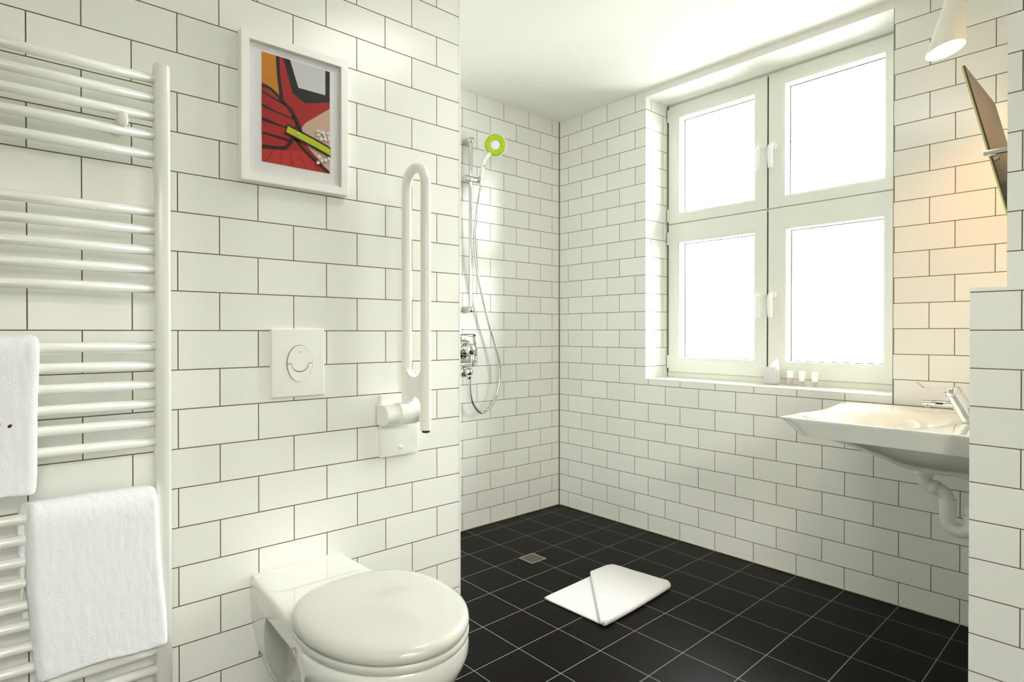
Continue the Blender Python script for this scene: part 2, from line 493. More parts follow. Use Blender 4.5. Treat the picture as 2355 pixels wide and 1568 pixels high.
# ------------------------------------------------------------------ towel radiator
rad = empty('towel_radiator', (0.08, -2.70, 0.19), 'white ladder towel radiator on the tiled wall at the left edge', 'radiator')
for yv in (-2.412, -2.988):
    bm = bmesh.new()
    # D-shaped upright
    prof = []
    for k in range(20):
        a = 2 * pi * k / 20
        cx, cy = cos(a), sin(a)
        ex = math.copysign(abs(cx) ** 0.6, cx); ey = math.copysign(abs(cy) ** 0.6, cy)
        prof.append((ex * 0.019, ey * 0.0175))
    rings = []
    for z, s in [(0.19, 0.85), (0.193, 1), (1.733, 1), (1.737, 0.96), (1.739, 0.85)]:
        rings.append([(0.080 + p[0] * s, yv + p[1] * s, z) for p in prof])
    loft(bm, rings, cap0=True, cap1=True)
    link('upright', bm, M['enamel'], rad, auto=50)
TZ = [1.700, 1.654, 1.610, 1.565, 1.5185, 1.384, 1.340, 1.292, 1.247, 1.2015, 1.064, 1.019, 0.973, 0.9275, 0.883, 0.837,
      0.702, 0.657, 0.611, 0.566, 0.518, 0.475, 0.428, 0.382, 0.336, 0.291, 0.246]
for z in TZ:
    bm = bmesh.new(); sweep(bm, [(0.083, -2.975, z), (0.083, -2.425, z)], 0.0112, 18)
    link('rail', bm, M['enamel'], rad)
for yb, zb in ((-2.492, 1.588), (-2.492, 0.545), (-2.92, 1.588)):
    bm = bmesh.new()
    sweep(bm, [(0.0, yb, zb), (0.062, yb, zb)], 0.011, 16)
    sweep(bm, [(0.0, yb, zb), (0.004, yb, zb)], 0.017, 16)
    r = bmesh.ops.create_uvsphere(bm, u_segments=20, v_segments=12, radius=1)
    for v in r['verts']:
        v.co = Vector((0.093 + v.co.x * 0.008, yb + v.co.y * 0.0115, zb + v.co.z * 0.0185))
    sweep(bm, [(0.06, yb, zb), (0.092, yb, zb)], 0.007, 12)
    link('wall_bracket', bm, M['enamel'], rad)

# ------------------------------------------------------------------ towels
def towel(name, y0, y1, zt, zf, zb, label, seed, th=0.017, skew=0.0):
    """folded towel draped over a rail at x 0.083: front and back panels, zt = rail height"""
    rnd = random.Random(seed)
    R = 0.0138
    xr = 0.083
    def prof(s, edge):
        t = th * (0.35 + 0.65 * edge)
        fz = zf + 0.003 * sin(7 * s + seed)
        pts = []
        xi = xr + R; xo = xr + R + t
        # outer front, bottom, inner front, inner arc, inner back, bottom, outer back, outer arc
        n = 9
        for i in range(n):
            k = i / (n - 1)
            z = zt + (fz - zt) * k
            pts.append((xo + 0.004 * sin(k * 3.0 + s * 3) + 0.006 * k, z))
        pts.append((xo - t * 0.10 + 0.006, fz - 0.006)); pts.append((xi + t * 0.25 + 0.004, fz - 0.006))
        for i in range(n - 1, -1, -1):
            k = i / (n - 1)
            z = zt + (fz + 0.004 - zt) * k
            pts.append((xi + 0.004 * k, z))
        for a in (60, 90, 120):
            pts.append((xr + R * cos(radians(a)), zt + R * sin(radians(a))))
        xbi = xr - R; xbo = xr - R - t * 0.85
        for i in range(6):
            k = i / 5
            pts.append((xbi - 0.002 * k, zt + (zb - zt) * k))
        pts.append((xbi - t * 0.4, zb - 0.006)); 
        for i in range(5, -1, -1):
            k = i / 5
            pts.append((xbo - 0.001 * k, zt + (zb - zt) * k))
        for a in (135, 100, 70, 40):
            rr = R + t
            pts.append((xr + rr * cos(radians(a)), zt + rr * sin(radians(a))))
        return pts
    bm = bmesh.new()
    N = 26
    rings = []
    for i in range(N + 1):
        s = i / N
        y = y0 + (y1 - y0) * s
        d = min(s, 1 - s) * abs(y1 - y0)
        edge = min(1.0, math.sqrt(max(0.0, 1 - (1 - min(1, d / 0.012)) ** 2)) if d < 0.012 else 1.0)
        ring = []
        for (px, pz) in prof(s, edge):
            k = max(0.0, (zt - pz) / (zt - zf))
            ring.append((px, y, pz))
        rings.append(ring)
    loft(bm, rings, cap0=True, cap1=True)
    # the hanging panel spreads slightly towards its foot
    for v in bm.verts:
        k = max(0.0, min(1.0, (zt - v.co.z) / (zt - zf)))
        s = (v.co.y - y0) / (y1 - y0)
        v.co.y += (s * 2 - 1) * 0.003 * k + skew * k + 0.0012 * sin(v.co.z * 22 + seed)
        if v.co.x < xr - 0.005: v.co.y -= 0.018
    root = link(name, bm, M['terry'])
    center_origin(root)
    subsurf(root, 2)
    tx = bpy.data.textures.new(name + '_pile', 'CLOUDS'); tx.noise_scale = 0.012; tx.noise_depth = 3
    dm = root.modifiers.new('pile', 'DISPLACE'); dm.texture = tx; dm.strength = 0.0035; dm.mid_level = 0.5; dm.texture_coords = 'LOCAL'
    tag(root, label, 'towel')
    return root
tw1 = towel('hand_towel', -2.93, -2.641, 1.064, 0.762, 0.86, 'small white terry towel hanging on the middle rails, cut by the left photo edge', 3, skew=-0.010)
tw2 = towel('bath_towel', -2.670, -2.425, 0.702, 0.366, 0.475, 'thick white folded towel draped over the lower radiator rails beside the upright', 5, th=0.022, skew=0.017)
def towel_mark(tw, y, z, ry, rz, m_, nm, rot=0.0):
    bm = bmesh.new()
    lathe(bm, [(1.0, 0), (1.0, 0.5), (0.6, 0.9), (0.1, 1.0)], (0, 0, 0), (1, 0, 0), 16)
    for v in bm.verts:
        yy, zz = v.co.y * ry, v.co.z * rz
        v.co = Vector((v.co.x * 0.0015, yy * cos(rot) - zz * sin(rot), yy * sin(rot) + zz * cos(rot)))
    o = link(nm, bm, m_)
    o.parent = tw
    o.location = Vector((0.1195, y, z)) - Vector(tw.location)
    return o
towel_mark(tw1, -2.694, 0.905, 0.0042, 0.0030, M['black'], 'embroidered_dot', 0.7)
towel_mark(tw1, -2.712, 0.910, 0.004, 0.006, M['towel_red'], 'embroidered_stroke')

# ------------------------------------------------------------------ framed picture
pic = empty('framed_picture', (0.0, -2.059, 1.512), 'white framed abstract print in red, orange, lime and black above the toilet', 'picture')
PY0, PY1, PZ0, PZ1 = -2.214, -1.904, 1.512, 1.919
def yrect(y0, y1, z0, z1, x): return [(x, y0, z0), (x, y1, z0), (x, y1, z1), (x, y0, z1)]
bm = bmesh.new()
loft(bm, [yrect(PY0, PY1, PZ0, PZ1, 0.001), yrect(PY0, PY1, PZ0, PZ1, 0.0285), yrect(PY0 + 0.0015, PY1 - 0.0015, PZ0 + 0.0015, PZ1 - 0.0015, 0.030),
          yrect(PY0 + 0.022, PY1 - 0.022, PZ0 + 0.022, PZ1 - 0.022, 0.030), yrect(PY0 + 0.0225, PY1 - 0.0225, PZ0 + 0.0225, PZ1 - 0.0225, 0.010)])
bm.faces.new([bm.verts.new(p) for p in yrect(PY0, PY1, PZ0, PZ1, 0.001)][::-1])
link('frame', bm, M['frame'], pic, smooth=False)
bm = bmesh.new(); box(bm, (0.009, PY0 + 0.0226, PZ0 + 0.0226), (0.0115, PY1 - 0.0226, PZ1 - 0.0226))
link('mat_board', bm, M['mat_board'], pic, smooth=False)
bm = bmesh.new(); box(bm, (0.018, PY0 + 0.0226, PZ0 + 0.0226), (0.0195, PY1 - 0.0226, PZ1 - 0.0226))
link('glazing', bm, M['picture_glass'], pic, smooth=False)
ART = {'red': (0.42, 0.008, 0.008), 'red2': (0.55, 0.025, 0.02), 'orange': (0.66, 0.25, 0.01), 'blk': (0.012, 0.010, 0.008),
       'grey': (0.72, 0.73, 0.78), 'beige': (0.68, 0.47, 0.36), 'lime': (0.55, 0.62, 0.01), 'white': (0.85, 0.85, 0.85), 'darkred': (0.16, 0.004, 0.004)}
keys = list(ART)
amats = [mat('print_ink_' + k, ART[k], 0.6) for k in keys]
bm = bmesh.new()
AY0, AY1, AZ0, AZ1 = -2.154, -1.955, 1.574, 1.879
layer = [0]
def art(key, pts, dx=None):
    layer[0] += 1
    x = 0.0118 + layer[0] * 0.00003
    vs = []
    for s, t in pts:
        s = min(1, max(0, s)); t = min(1, max(0, t))
        vs.append(bm.verts.new((x, AY0 + (AY1 - AY0) * s, AZ1 - (AZ1 - AZ0) * t)))
    try:
        f = bm.faces.new(vs); f.material_index = keys.index(key)
    except ValueError: pass
def band(key, pts, w):
    P = [Vector((p[0], p[1] * 1.53, 0)) for p in pts]
    C = catmull(P, 8)
    for i in range(len(C) - 1):
        d = (C[i + 1] - C[i]).normalized(); n = Vector((-d.y, d.x, 0)) * w
        e = d * (w * 0.4)
        q = [C[i] - n - e, C[i] + n - e, C[i + 1] + n + e, C[i + 1] - n + e]
        art(key, [(v.x, v.y / 1.53) for v in q])
def disc(key, c, r, n=18):
    art(key, [(c[0] + r * cos(2 * pi * k / n), c[1] + r * sin(2 * pi * k / n) / 1.53) for k in range(n)])
art('red', [(0, 0), (1, 0), (1, 1), (0, 1)])
art('orange', [(0, 0), (0.22, 0), (0.24, 0.40), (0, 0.30)])
# pale panel upper right with a wide dark surround
art('blk', [(0.30, 0), (1, 0), (1, 0.30), (0.62, 0.37), (0.44, 0.31)])
art('grey', [(0.40, 0), (0.93, 0), (0.93, 0.24), (0.52, 0.24)])
band('blk', [(0.22, -0.02), (0.24, 0.2), (0.28, 0.38)], 0.024)
# beige field lower right
art('beige', [(1, 0.36), (0.62, 0.56), (0.50, 0.68), (1, 1.0)])
band('blk', [(0.44, 0.70), (0.62, 0.83), (1.0, 1.0)], 0.024)
art('red2', [(0, 0.88), (0.60, 0.84), (0.93, 1), (0, 1)])
# stacked rounded bars at the left
for (a, b) in (((-0.02, 0.42), (0.36, 0.50)), ((-0.02, 0.55), (0.40, 0.60)), ((-0.02, 0.68), (0.36, 0.70))):
    band('blk', [a, b], 0.095); disc('blk', b, 0.095)
    band('red', [a, b], 0.070); disc('red', b, 0.070)
band('blk', [(0, 0.30), (0.16, 0.34), (0.44, 0.50), (0.56, 0.66)], 0.020)
band('blk', [(0, 0.865), (0.30, 0.84), (0.42, 0.76)], 0.022)
for k in range(5):
    band('darkred', [(0.05 + 0.2 * k, 1.0), (0.16 + 0.12 * k, 0.88)], 0.003)
band('blk', [(0.36, 0.665), (0.70, 0.73), (1.02, 0.80)], 0.074)
band('lime', [(0.36, 0.665), (0.70, 0.73), (1.02, 0.80)], 0.046)
rn = random.Random(4)
for k in range(46):
    disc('white', (0.78 + rn.random() * 0.21, 0.60 + rn.random() * 0.09), 0.008 + 0.014 * rn.random(), 10)
for c in ((0.82, 0.86), (0.86, 0.89), (0.92, 0.88), (0.80, 0.92), (0.97, 0.86)): disc('white', c, 0.026, 14)
disc('white', (0.50, 0.682), 0.016)
for v in bm.verts: pass
link('print', bm, amats, pic, smooth=False)

# ------------------------------------------------------------------ flush plate
fl = empty('flush_plate', (0, -2.0505, 0.912), 'white square dual flush plate with an oval button on the tiled wall', 'flush plate')
bm = bmesh.new()
FY0, FY1, FZ0, FZ1 = -2.129, -1.972, 0.910, 1.108
loft(bm, [yrect(FY0, FY1, FZ0, FZ1, 0.0), yrect(FY0, FY1, FZ0, FZ1, 0.006), yrect(FY0 + 0.003, FY1 - 0.003, FZ0 + 0.003, FZ1 - 0.003, 0.0095),
          yrect(FY0 + 0.024, FY1 - 0.024, FZ0 + 0.024, FZ1 - 0.024, 0.0125)], cap0=True, cap1=True)
link('plate', bm, M['plastic'], fl, smooth=True, auto=12)
bcy, bcz = -2.0485, 1.0075
def oval(ry, rz, x, dy=0, dz=0, n=48): return [(x, bcy + dy + ry * cos(2 * pi * k / n), bcz + dz + rz * sin(2 * pi * k / n)) for k in range(n)]
bm = bmesh.new(); loft(bm, [oval(0.0385, 0.0535, 0.0122), oval(0.0385, 0.0535, 0.0128), oval(0.0365, 0.0515, 0.0128)], cap1=True)
link('button_gap', bm, M['silicone_dark'], fl)
def half_button(top):
    bm = bmesh.new()
    outer = []; n = 30
    if top:
        for k in range(n + 1):
            a = pi * k / n; outer.append((0.0367 * cos(a), 0.0517 * sin(a)))
        outer.append((-0.026, 0.0))
        for k in range(1, 14):
            a = pi + pi * k / 14; outer.append((0.0245 * cos(a), 0.0235 * sin(a)))
        outer.append((0.026, 0.0))
    else:
        for k in range(n + 1):
            a = pi + pi * k / n; outer.append((0.0367 * cos(a), 0.0517 * sin(a) - 0.0012))
        outer.append((0.0268, -0.0014))
        for k in range(1, 14):
            a = 2 * pi - pi * k / 14; outer.append((0.0262 * cos(a), 0.0250 * sin(a) - 0.0008))
        outer.append((-0.0268, -0.0014))
    c = (0, 0.018) if top else (0, -0.038)
    def R(s, x): return [(x, bcy + c[0] + (p[0] - c[0]) * s, bcz + c[1] + (p[1] - c[1]) * s) for p in outer]
    loft(bm, [R(1, 0.0125), R(1, 0.0145), R(0.96, 0.0160)], cap1=True)
    return bm
link('full_flush_button', half_button(False), M['plastic'], fl, auto=40)
fb = link('half_flush_button', half_button(True), M['plastic'], fl, auto=40)
# tiny grey lettering bar on the upper button
bm = bmesh.new()
for k in range(5):
    yy = bcy - 0.0048 + k * 0.0021
    box(bm, (0.0159, yy, bcz + 0.0315), (0.0162, yy + 0.0014, bcz + 0.0338))
g = link('embossed_logo', bm, M['silicone'], None, smooth=False); g.parent = fb
g.data.transform(Matrix.Translation(-Vector(fl.location)))

# ------------------------------------------------------------------ fold-up grab rail
gr = empty('grab_rail', (0, -1.72, 0.695), 'white fold-up support rail standing upright on the wall beside the corner', 'grab rail')
bm = bmesh.new(); box(bm, (0, -1.789, 0.695), (0.020, -1.648, 0.8235), 0.004, 3)
link('cover_plate', bm, M['nylon'], gr, auto=40)
bm = bmesh.new(); box(bm, (0, -1.789, 0.8255), (0.020, -1.648, 0.897), 0.004, 3)
link('cover_plate', bm, M['nylon'], gr, auto=40)
bm = bmesh.new(); lathe(bm, [(0.0065, 0), (0.0065, 0.003), (0.004, 0.005)], (0.019, -1.718, 0.722), (1, 0, 0), 16)
link('screw_cap', bm, M['nylon'], gr)
# hinge hub: D-shaped barrel lying along the wall
bm = bmesh.new()
def dring(y, s):
    pts = []
    for k in range(9): pts.append((0.018, 0.804 + (0.868 - 0.804) * k / 8))
    for k in range(13):
        a = pi / 2 - pi * k / 12
        pts.append((0.058 + 0.032 * cos(a), 0.836 + 0.032 * sin(a)))
    cx, cz = 0.055, 0.836
    return [(cx + (p[0] - cx) * s, y, cz + (p[1] - cz) * s) for p in pts]
loft(bm, [dring(-1.804, 0.94), dring(-1.802, 1), dring(-1.705, 1), dring(-1.703, 0.97)], cap0=True, cap1=True)
link('hinge_hub', bm, M['nylon'], gr, auto=40)
bm = bmesh.new(); sweep(bm, [(0.060, -1.755, 0.838), (0.060, -1.690, 0.838)], 0.036, 28)
link('hinge_collar', bm, M['nylon'], gr, auto=40)
YB = -1.72
pts = [(0.063, YB, 0.835), (0.063, YB, 1.0), (0.063, YB, 1.555)]
for k in range(1, 16):
    a = pi - pi * k / 16
    pts.append((0.118 + 0.055 * cos(a), YB, 1.558 + 0.055 * sin(a)))
pts += [(0.173, YB, 1.555), (0.173, YB, 1.1), (0.173, YB, 0.797)]
bm = bmesh.new(); sweep(bm, pts, 0.0162, 24, caps=True)
link('rail_tube', bm, M['nylon'], gr, auto=50)
# web between the two tubes, hollowed top and bottom
bm = bmesh.new()
prof = []
for k in range(13):
    a = pi - pi * k / 12
    prof.append((0.118 + 0.040 * cos(a), 0.985 - 0.028 * sin(a)))
prof = [(0.066, 0.990)] + prof[1:-1] + [(0.170, 0.990)]
low = []
for k in range(13):
    a = pi * k / 12
    low.append((0.118 + 0.040 * cos(a), 0.868 + 0.030 * sin(a)))
low = [(0.170, 0.862)] + low[1:-1] + [(0.066, 0.862)]
P2 = prof + low
loft(bm, [[(p[0], YB - 0.010, p[1]) for p in P2], [(p[0], YB + 0.010, p[1]) for p in P2]], cap0=True, cap1=True)
link('web', bm, M['nylon'], gr, auto=40)
bm = bmesh.new(); lathe(bm, [(0.0125, 0), (0.0125, 0.006), (0.010, 0.008)], (0.173, YB, 0.797), (0, 0, -1), 20)
tag(link('end_cap', bm, M['black'], gr, auto=40), 'black rubber end cap')

# ------------------------------------------------------------------ toilet
TY = -2.050
wc = empty('toilet', (0.0, TY, 0.08), 'white wall-hung toilet with closed lid below the flush plate', 'toilet')
def interp(t, P):
    if t <= P[0][0]: return P[0][1]
    for (a0, b0), (a1, b1) in zip(P, P[1:]):
        if t <= a1:
            k = (t - a0) / (a1 - a0); return b0 + (b1 - b0) * k
    return P[-1][1]
FRONT = [(0.085, 0.40), (0.12, 0.46), (0.16, 0.515), (0.20, 0.565), (0.25, 0.620), (0.30, 0.665), (0.34, 0.693), (0.37, 0.708), (0.385, 0.713)]
GW = [(0.085, 0.30), (0.12, 0.42), (0.16, 0.53), (0.20, 0.64), (0.25, 0.76), (0.30, 0.87), (0.34, 0.945), (0.37, 0.985), (0.385, 1.0)]
FLW = [(0.085, 0.058), (0.10, 0.068), (0.15, 0.092), (0.19, 0.108), (0.24, 0.121), (0.29, 0.130), (0.34, 0.134), (0.395, 0.136)]
FLX = [(0.085, 0.045), (0.20, 0.062), (0.30, 0.095), (0.355, 0.130)]
def hw(x, z):
    """half width of the ceramic body at distance x from the wall, height z"""
    fx = interp(z, FRONT); bw = 0.187 * interp(z, GW)
    cx = fx - 0.235 * (0.75 + 0.25 * interp(z, GW))
    if x > cx:
        bowl = bw * max(0.0, 1 - ((x - cx) / (fx - cx)) ** 2.15) ** 0.5
    else:
        bowl = bw
    # upper band: nearly straight sides running out from the wall
    top = 0.136 + 0.020 * min(1.0, x / 0.38)
    top = top + (bowl - top) * sm(x, 0.34, 0.50)
    # below the band: flange at the wall, hollow behind it, then the bowl
    e = interp(z, FLX); neck = 0.060
    low = interp(z, FLW) + (neck - interp(z, FLW)) * sm(x, e, e + 0.022)
    low = low + (bowl - low) * sm(x, max(e + 0.03, cx - 0.19), cx + 0.01)
    rim = sm(z, 0.356, 0.364)
    return low + (top - low) * rim
def front_x(z): return interp(z, FRONT)
ZS = [0.085, 0.10, 0.13, 0.16, 0.18, 0.20, 0.22, 0.24, 0.26, 0.28, 0.295, 0.31, 0.322, 0.335, 0.345, 0.352, 0.356, 0.358, 0.360, 0.362, 0.364, 0.368, 0.385, 0.400, 0.410, 0.416, 0.4195, 0.4205]
US = [0.72 * k / 110 for k in range(111)]
rings = []
for z in ZS:
    zz = min(z, 0.385)
    fx = front_x(zz)
    ins = 0.0
    if z > 0.40: ins = 0.009 * (1 - math.sqrt(max(0, 1 - ((z - 0.40) / 0.0206) ** 2)))
    half = [(u * fx, hw(u * fx, zz) - ins) for u in US]
    NF = 18
    for k in range(1, NF + 1):
        a = (pi / 2) * k / NF
        x = fx * (0.72 + 0.28 * sin(a))
        if k == NF: half.append((fx - ins, 0.0))
        else: half.append((min(x, fx - ins), max(0.0, hw(x, zz) - ins)))
    ring = [(x, TY - w, z) for x, w in half] + [(x, TY + w, z) for x, w in half[-2::-1]]
    rings.append(ring)
bm = bmesh.new()
R_ = loft(bm, rings, cap0=True, cap1=False, closed=True)
# top deck: inset rings towards the centre, raised strip along the wall
top = rings[-1]
def inset(ring, s, z):
    out = []
    for (x, y, _) in ring:
        out.append((max(0.0, 0.36 + (x - 0.36) * s) if x > 0.36 else 0.36 + (x - 0.36) * s, TY + (y - TY) * s, z))
    return out
def deck_z(x): return 0.4215
n = len(top)
prev = R_[-1]
for s, z in ((0.975, 0.4215), (0.80, 0.4215), (0.4, 0.4215)):
    new = [bm.verts.new(p) for p in inset(top, s, z)]
    for k in range(n):
        bm.faces.new((prev[k], prev[(k + 1) % n], new[(k + 1) % n], new[k]))
    prev = new
bm.faces.new(prev)
link('bowl', bm, M['ceramic'], wc, auto=50)
# raised rear strip of the ceramic along the wall
bm = bmesh.new(); box(bm, (0.0, TY - 0.134, 0.40), (0.026, TY + 0.133, 0.4265), 0.0075, 4)
link('rear_ledge', bm, M['ceramic'], wc, auto=60)
def egg(s, z, dx=0.0, grow=0.0):
    pts = []
    cx = 0.488; b = 0.184 + grow
    for k in range(64):
        a = 2 * pi * k / 64
        c, s_ = cos(a), sin(a)
        ax = (0.232 + grow) if c > 0 else (0.205 + grow)
        e = 2.0 if c > 0 else 2.35
        cc = math.copysign(abs(c) ** (2 / e), c); ss = math.copysign(abs(s_) ** (2 / e), s_)
        pts.append((cx + dx + ax * cc * s, TY + b * ss * s, z))
    return pts
bm = bmesh.new()
loft(bm, [egg(0.96, 0.4235), egg(0.985, 0.4235), egg(1.0, 0.428), egg(1.0, 0.437), egg(0.99, 0.4415), egg(0.90, 0.4415)], cap0=True, cap1=True)
link('seat_ring', bm, M['seat'], wc, auto=60)
bm = bmesh.new()
loft(bm, [egg(0.93, 0.4425), egg(0.975, 0.4425), egg(0.992, 0.446), egg(1.0, 0.452), egg(0.998, 0.459), egg(0.982, 0.4665), egg(0.94, 0.4715), egg(0.86, 0.4745), egg(0.7, 0.4765), egg(0.4, 0.478), egg(0.1, 0.4785)], cap0=True, cap1=True)
link('lid', bm, M['seat'], wc, auto=60)
for s in (-1, 1):
    bm = bmesh.new(); sweep(bm, [(0.292, TY + s * 0.078 - 0.020, 0.437), (0.292, TY + s * 0.078 + 0.020, 0.437)], 0.012, 18)
    sweep(bm, [(0.292, TY + s * 0.078, 0.42), (0.292, TY + s * 0.078, 0.437)], 0.011, 16)
    link('seat_hinge', bm, M['seat'], wc, auto=50)

# ------------------------------------------------------------------ shower: rail, hose, handset
XW = -0.9107
rl = empty('shower_rail', (XW, -0.755, 1.20), 'chrome shower riser rail on the tiled wall of the shower recess', 'shower rail')
bm = bmesh.new(); sweep(bm, [(-0.858, -0.752, 1.205), (-0.858, -0.752, 2.155)], 0.0102, 20)
link('bar', bm, M['chrome'], rl, auto=50)
for z in (2.145, 1.222):
    bm = bmesh.new()
    lathe(bm, [(0.019, 0), (0.0185, 0.02), (0.017, 0.045), (0.0165, 0.060), (0.013, 0.066), (0.004, 0.068)], (XW + 0.0005, -0.752, z), (1, 0, 0), 28)
    link('wall_mount', bm, M['chrome'], rl, auto=50)
bm = bmesh.new()
lathe(bm, [(0.010, 0), (0.0165, 0.003), (0.0175, 0.01), (0.0175, 0.055), (0.016, 0.105), (0.013, 0.118), (0.006, 0.12)], (-0.856, -0.800, 1.933), (0, 1, 0), 28)
sweep(bm, [(-0.856, -0.700, 1.935), (-0.832, -0.695, 1.945)], [0.015, 0.017], 18)
link('slider', bm, M['chrome'], rl, auto=50)
hs = empty('shower_handset', (-0.825, -0.69, 1.90), 'white hand shower with a lime green spray ring', 'hand shower')
hc = Vector((-0.785, -0.638, 2.125))
hn = Vector((0.80, -0.52, -0.23)).normalized()
bm = bmesh.new()
pth = catmull([(-0.835, -0.697, 1.900), (-0.833, -0.696, 1.95), (-0.828, -0.692, 2.00), (-0.822, -0.684, 2.045), tuple(hc - hn * 0.024 + Vector((-0.006, -0.018, -0.035))), tuple(hc - hn * 0.022)], 8)
sweep(bm, pth, [0.0105 + 0.005 * (i / len(pth)) for i in range(len(pth))], 18)
link('handle', bm, M['white_shower'], hs)
bm = bmesh.new(); lathe(bm, [(0.012, -0.030), (0.035, -0.026), (0.056, -0.016), (0.0635, -0.006), (0.0650, 0.0), (0.0635, 0.004), (0.060, 0.005)], hc, hn, 44)
link('head_shell', bm, M['white_shower'], hs, auto=60)
bm = bmesh.new(); lathe(bm, [(0.0255, 0.004), (0.0275, 0.008), (0.045, 0.0085), (0.0585, 0.006), (0.0600, 0.003)], hc, hn, 60, cap0=False, cap1=False)
link('spray_ring', bm, M['lime'], hs)
bm = bmesh.new()
a_ = Vector((0, 0, 1)); uu = hn.cross(a_).normalized(); ww = hn.cross(uu)
for k in range(36):
    a = 2 * pi * k / 36
    d = uu * cos(a) + ww * sin(a)
    sweep(bm, [hc + hn * 0.0083 + d * 0.030, hc + hn * 0.0083 + d * 0.0555], 0.0011, 6)
nz_ = link('nozzle_ribs', bm, M['lime_dark'], hs); nz_['kind'] = 'stuff'
bm = bmesh.new(); lathe(bm, [(0.026, 0.004), (0.024, 0.007), (0.015, 0.0095), (0.004, 0.0105)], hc, hn, 36)
link('center_cap', bm, M['white_shower'], hs, auto=60)
bm = bmesh.new()
r = bmesh.ops.create_uvsphere(bm, u_segments=16, v_segments=10, radius=1)
for v in r['verts']: v.co = Vector((-0.8175 + 0.006 * v.co.x, -0.6900 + 0.0065 * v.co.y, 2.008 + 0.011 * v.co.z))
link('selector_button', bm, M['lime'], hs)
# hose
HX = -0.862
def hp(y, z, x=HX): return (x, y, z)
hose = catmull([(-0.834, -0.695, 1.90), (-0.842, -0.702, 1.86), hp(-0.722, 1.74, -0.845), hp(-0.722, 1.60), hp(-0.705, 1.45), hp(-0.668, 1.30), hp(-0.625, 1.16), hp(-0.580, 1.04),
                hp(-0.545, 0.925), hp(-0.539, 0.862), hp(-0.543, 0.806), hp(-0.570, 0.727), hp(-0.612, 0.678), hp(-0.672, 0.651), hp(-0.716, 0.683), hp(-0.746, 0.738), hp(-0.756, 0.805), (-0.862, -0.757, 0.845)], 10)
bm = bmesh.new(); sweep(bm, hose, [0.0068 + (0.0007 if i % 2 else 0) for i in range(len(hose))], 12)
tag(link('shower_hose', bm, M['chrome']), 'flexible chrome shower hose looping down the shower wall', 'hose')
# mixer
mx = empty('shower_mixer', (XW, -0.765, 0.90), 'chrome single lever shower mixer plate partly behind the wall edge', 'shower mixer')
bm = bmesh.new(); box(bm, (XW, -0.848, 0.920), (XW + 0.012, -0.678, 1.090), 0.022, 4)
for v in bm.verts: v.co.x = XW + min(0.012, max(0.0, (v.co.x - XW)))
link('plate', bm, M['chrome'], mx, auto=40)
bm = bmesh.new(); lathe(bm, [(0.055, 0), (0.052, 0.012), (0.036, 0.020), (0.033, 0.05), (0.031, 0.075), (0.024, 0.083), (0.006, 0.086)], (XW + 0.01, -0.765, 1.005), (1, 0, 0), 36)
link('lever_hub', bm, M['chrome'], mx, auto=50)
bm = bmesh.new(); sweep(bm, catmull([(XW + 0.07, -0.765, 1.000), (XW + 0.085, -0.762, 0.965), (XW + 0.085, -0.760, 0.915)], 6), 0.016, 18, sx=1.0, sy=0.5)
link('lever', bm, M['chrome'], mx)
ho = empty('hose_outlet', (XW, -0.757, 0.84), 'round chrome wall outlet elbow feeding the shower hose', 'hose outlet')
bm = bmesh.new()
lathe(bm, [(0.028, 0), (0.028, 0.004), (0.024, 0.010), (0.016, 0.014)], (XW, -0.757, 0.880), (1, 0, 0), 30)
link('escutcheon', bm, M['chrome'], ho, auto=50)
bm = bmesh.new()
r = bmesh.ops.create_uvsphere(bm, u_segments=28, v_segments=18, radius=0.0235)
for v in r['verts']: v.co += Vector((-0.868, -0.757, 0.882))
sweep(bm, [(-0.866, -0.757, 0.875), (-0.864, -0.757, 0.842)], [0.013, 0.0105], 18)
link('elbow', bm, M['chrome'], ho)

# floor drain
dr = empty('floor_drain', (-0.3675, -0.753, 0.0), 'square slotted metal floor drain in the black shower floor', 'drain')
bm = bmesh.new()
loft(bm, [[(-0.3675 + sx * 0.0485, -0.753 + sy * 0.0485, 0.0) for sx, sy in ((-1, -1), (1, -1), (1, 1), (-1, 1))],
          [(-0.3675 + sx * 0.0485, -0.753 + sy * 0.0485, 0.0016) for sx, sy in ((-1, -1), (1, -1), (1, 1), (-1, 1))],
          [(-0.3675 + sx * 0.0425, -0.753 + sy * 0.0425, 0.0016) for sx, sy in ((-1, -1), (1, -1), (1, 1), (-1, 1))],
          [(-0.3675 + sx * 0.0425, -0.753 + sy * 0.0425, 0.0004) for sx, sy in ((-1, -1), (1, -1), (1, 1), (-1, 1))]], cap1=True)
link('drain_frame', bm, M['steel'], dr, smooth=False)
bm = bmesh.new(); box(bm, (-0.4095, -0.795, 0.0004), (-0.3255, -0.711, 0.0007))
link('drain_shade_plate', bm, M['black'], dr, smooth=False)  # black plate stands in for the shaded hollow under the grate
bm = bmesh.new()
for k in range(8):
    y = -0.753 - 0.040 + k * 0.0108
    box(bm, (-0.408, y, 0.0007), (-0.327, y + 0.0048, 0.0018))
link('drain_grate', bm, mat('grate_metal', (0.22, 0.21, 0.16), 0.4, metal=0.6), dr, smooth=False)

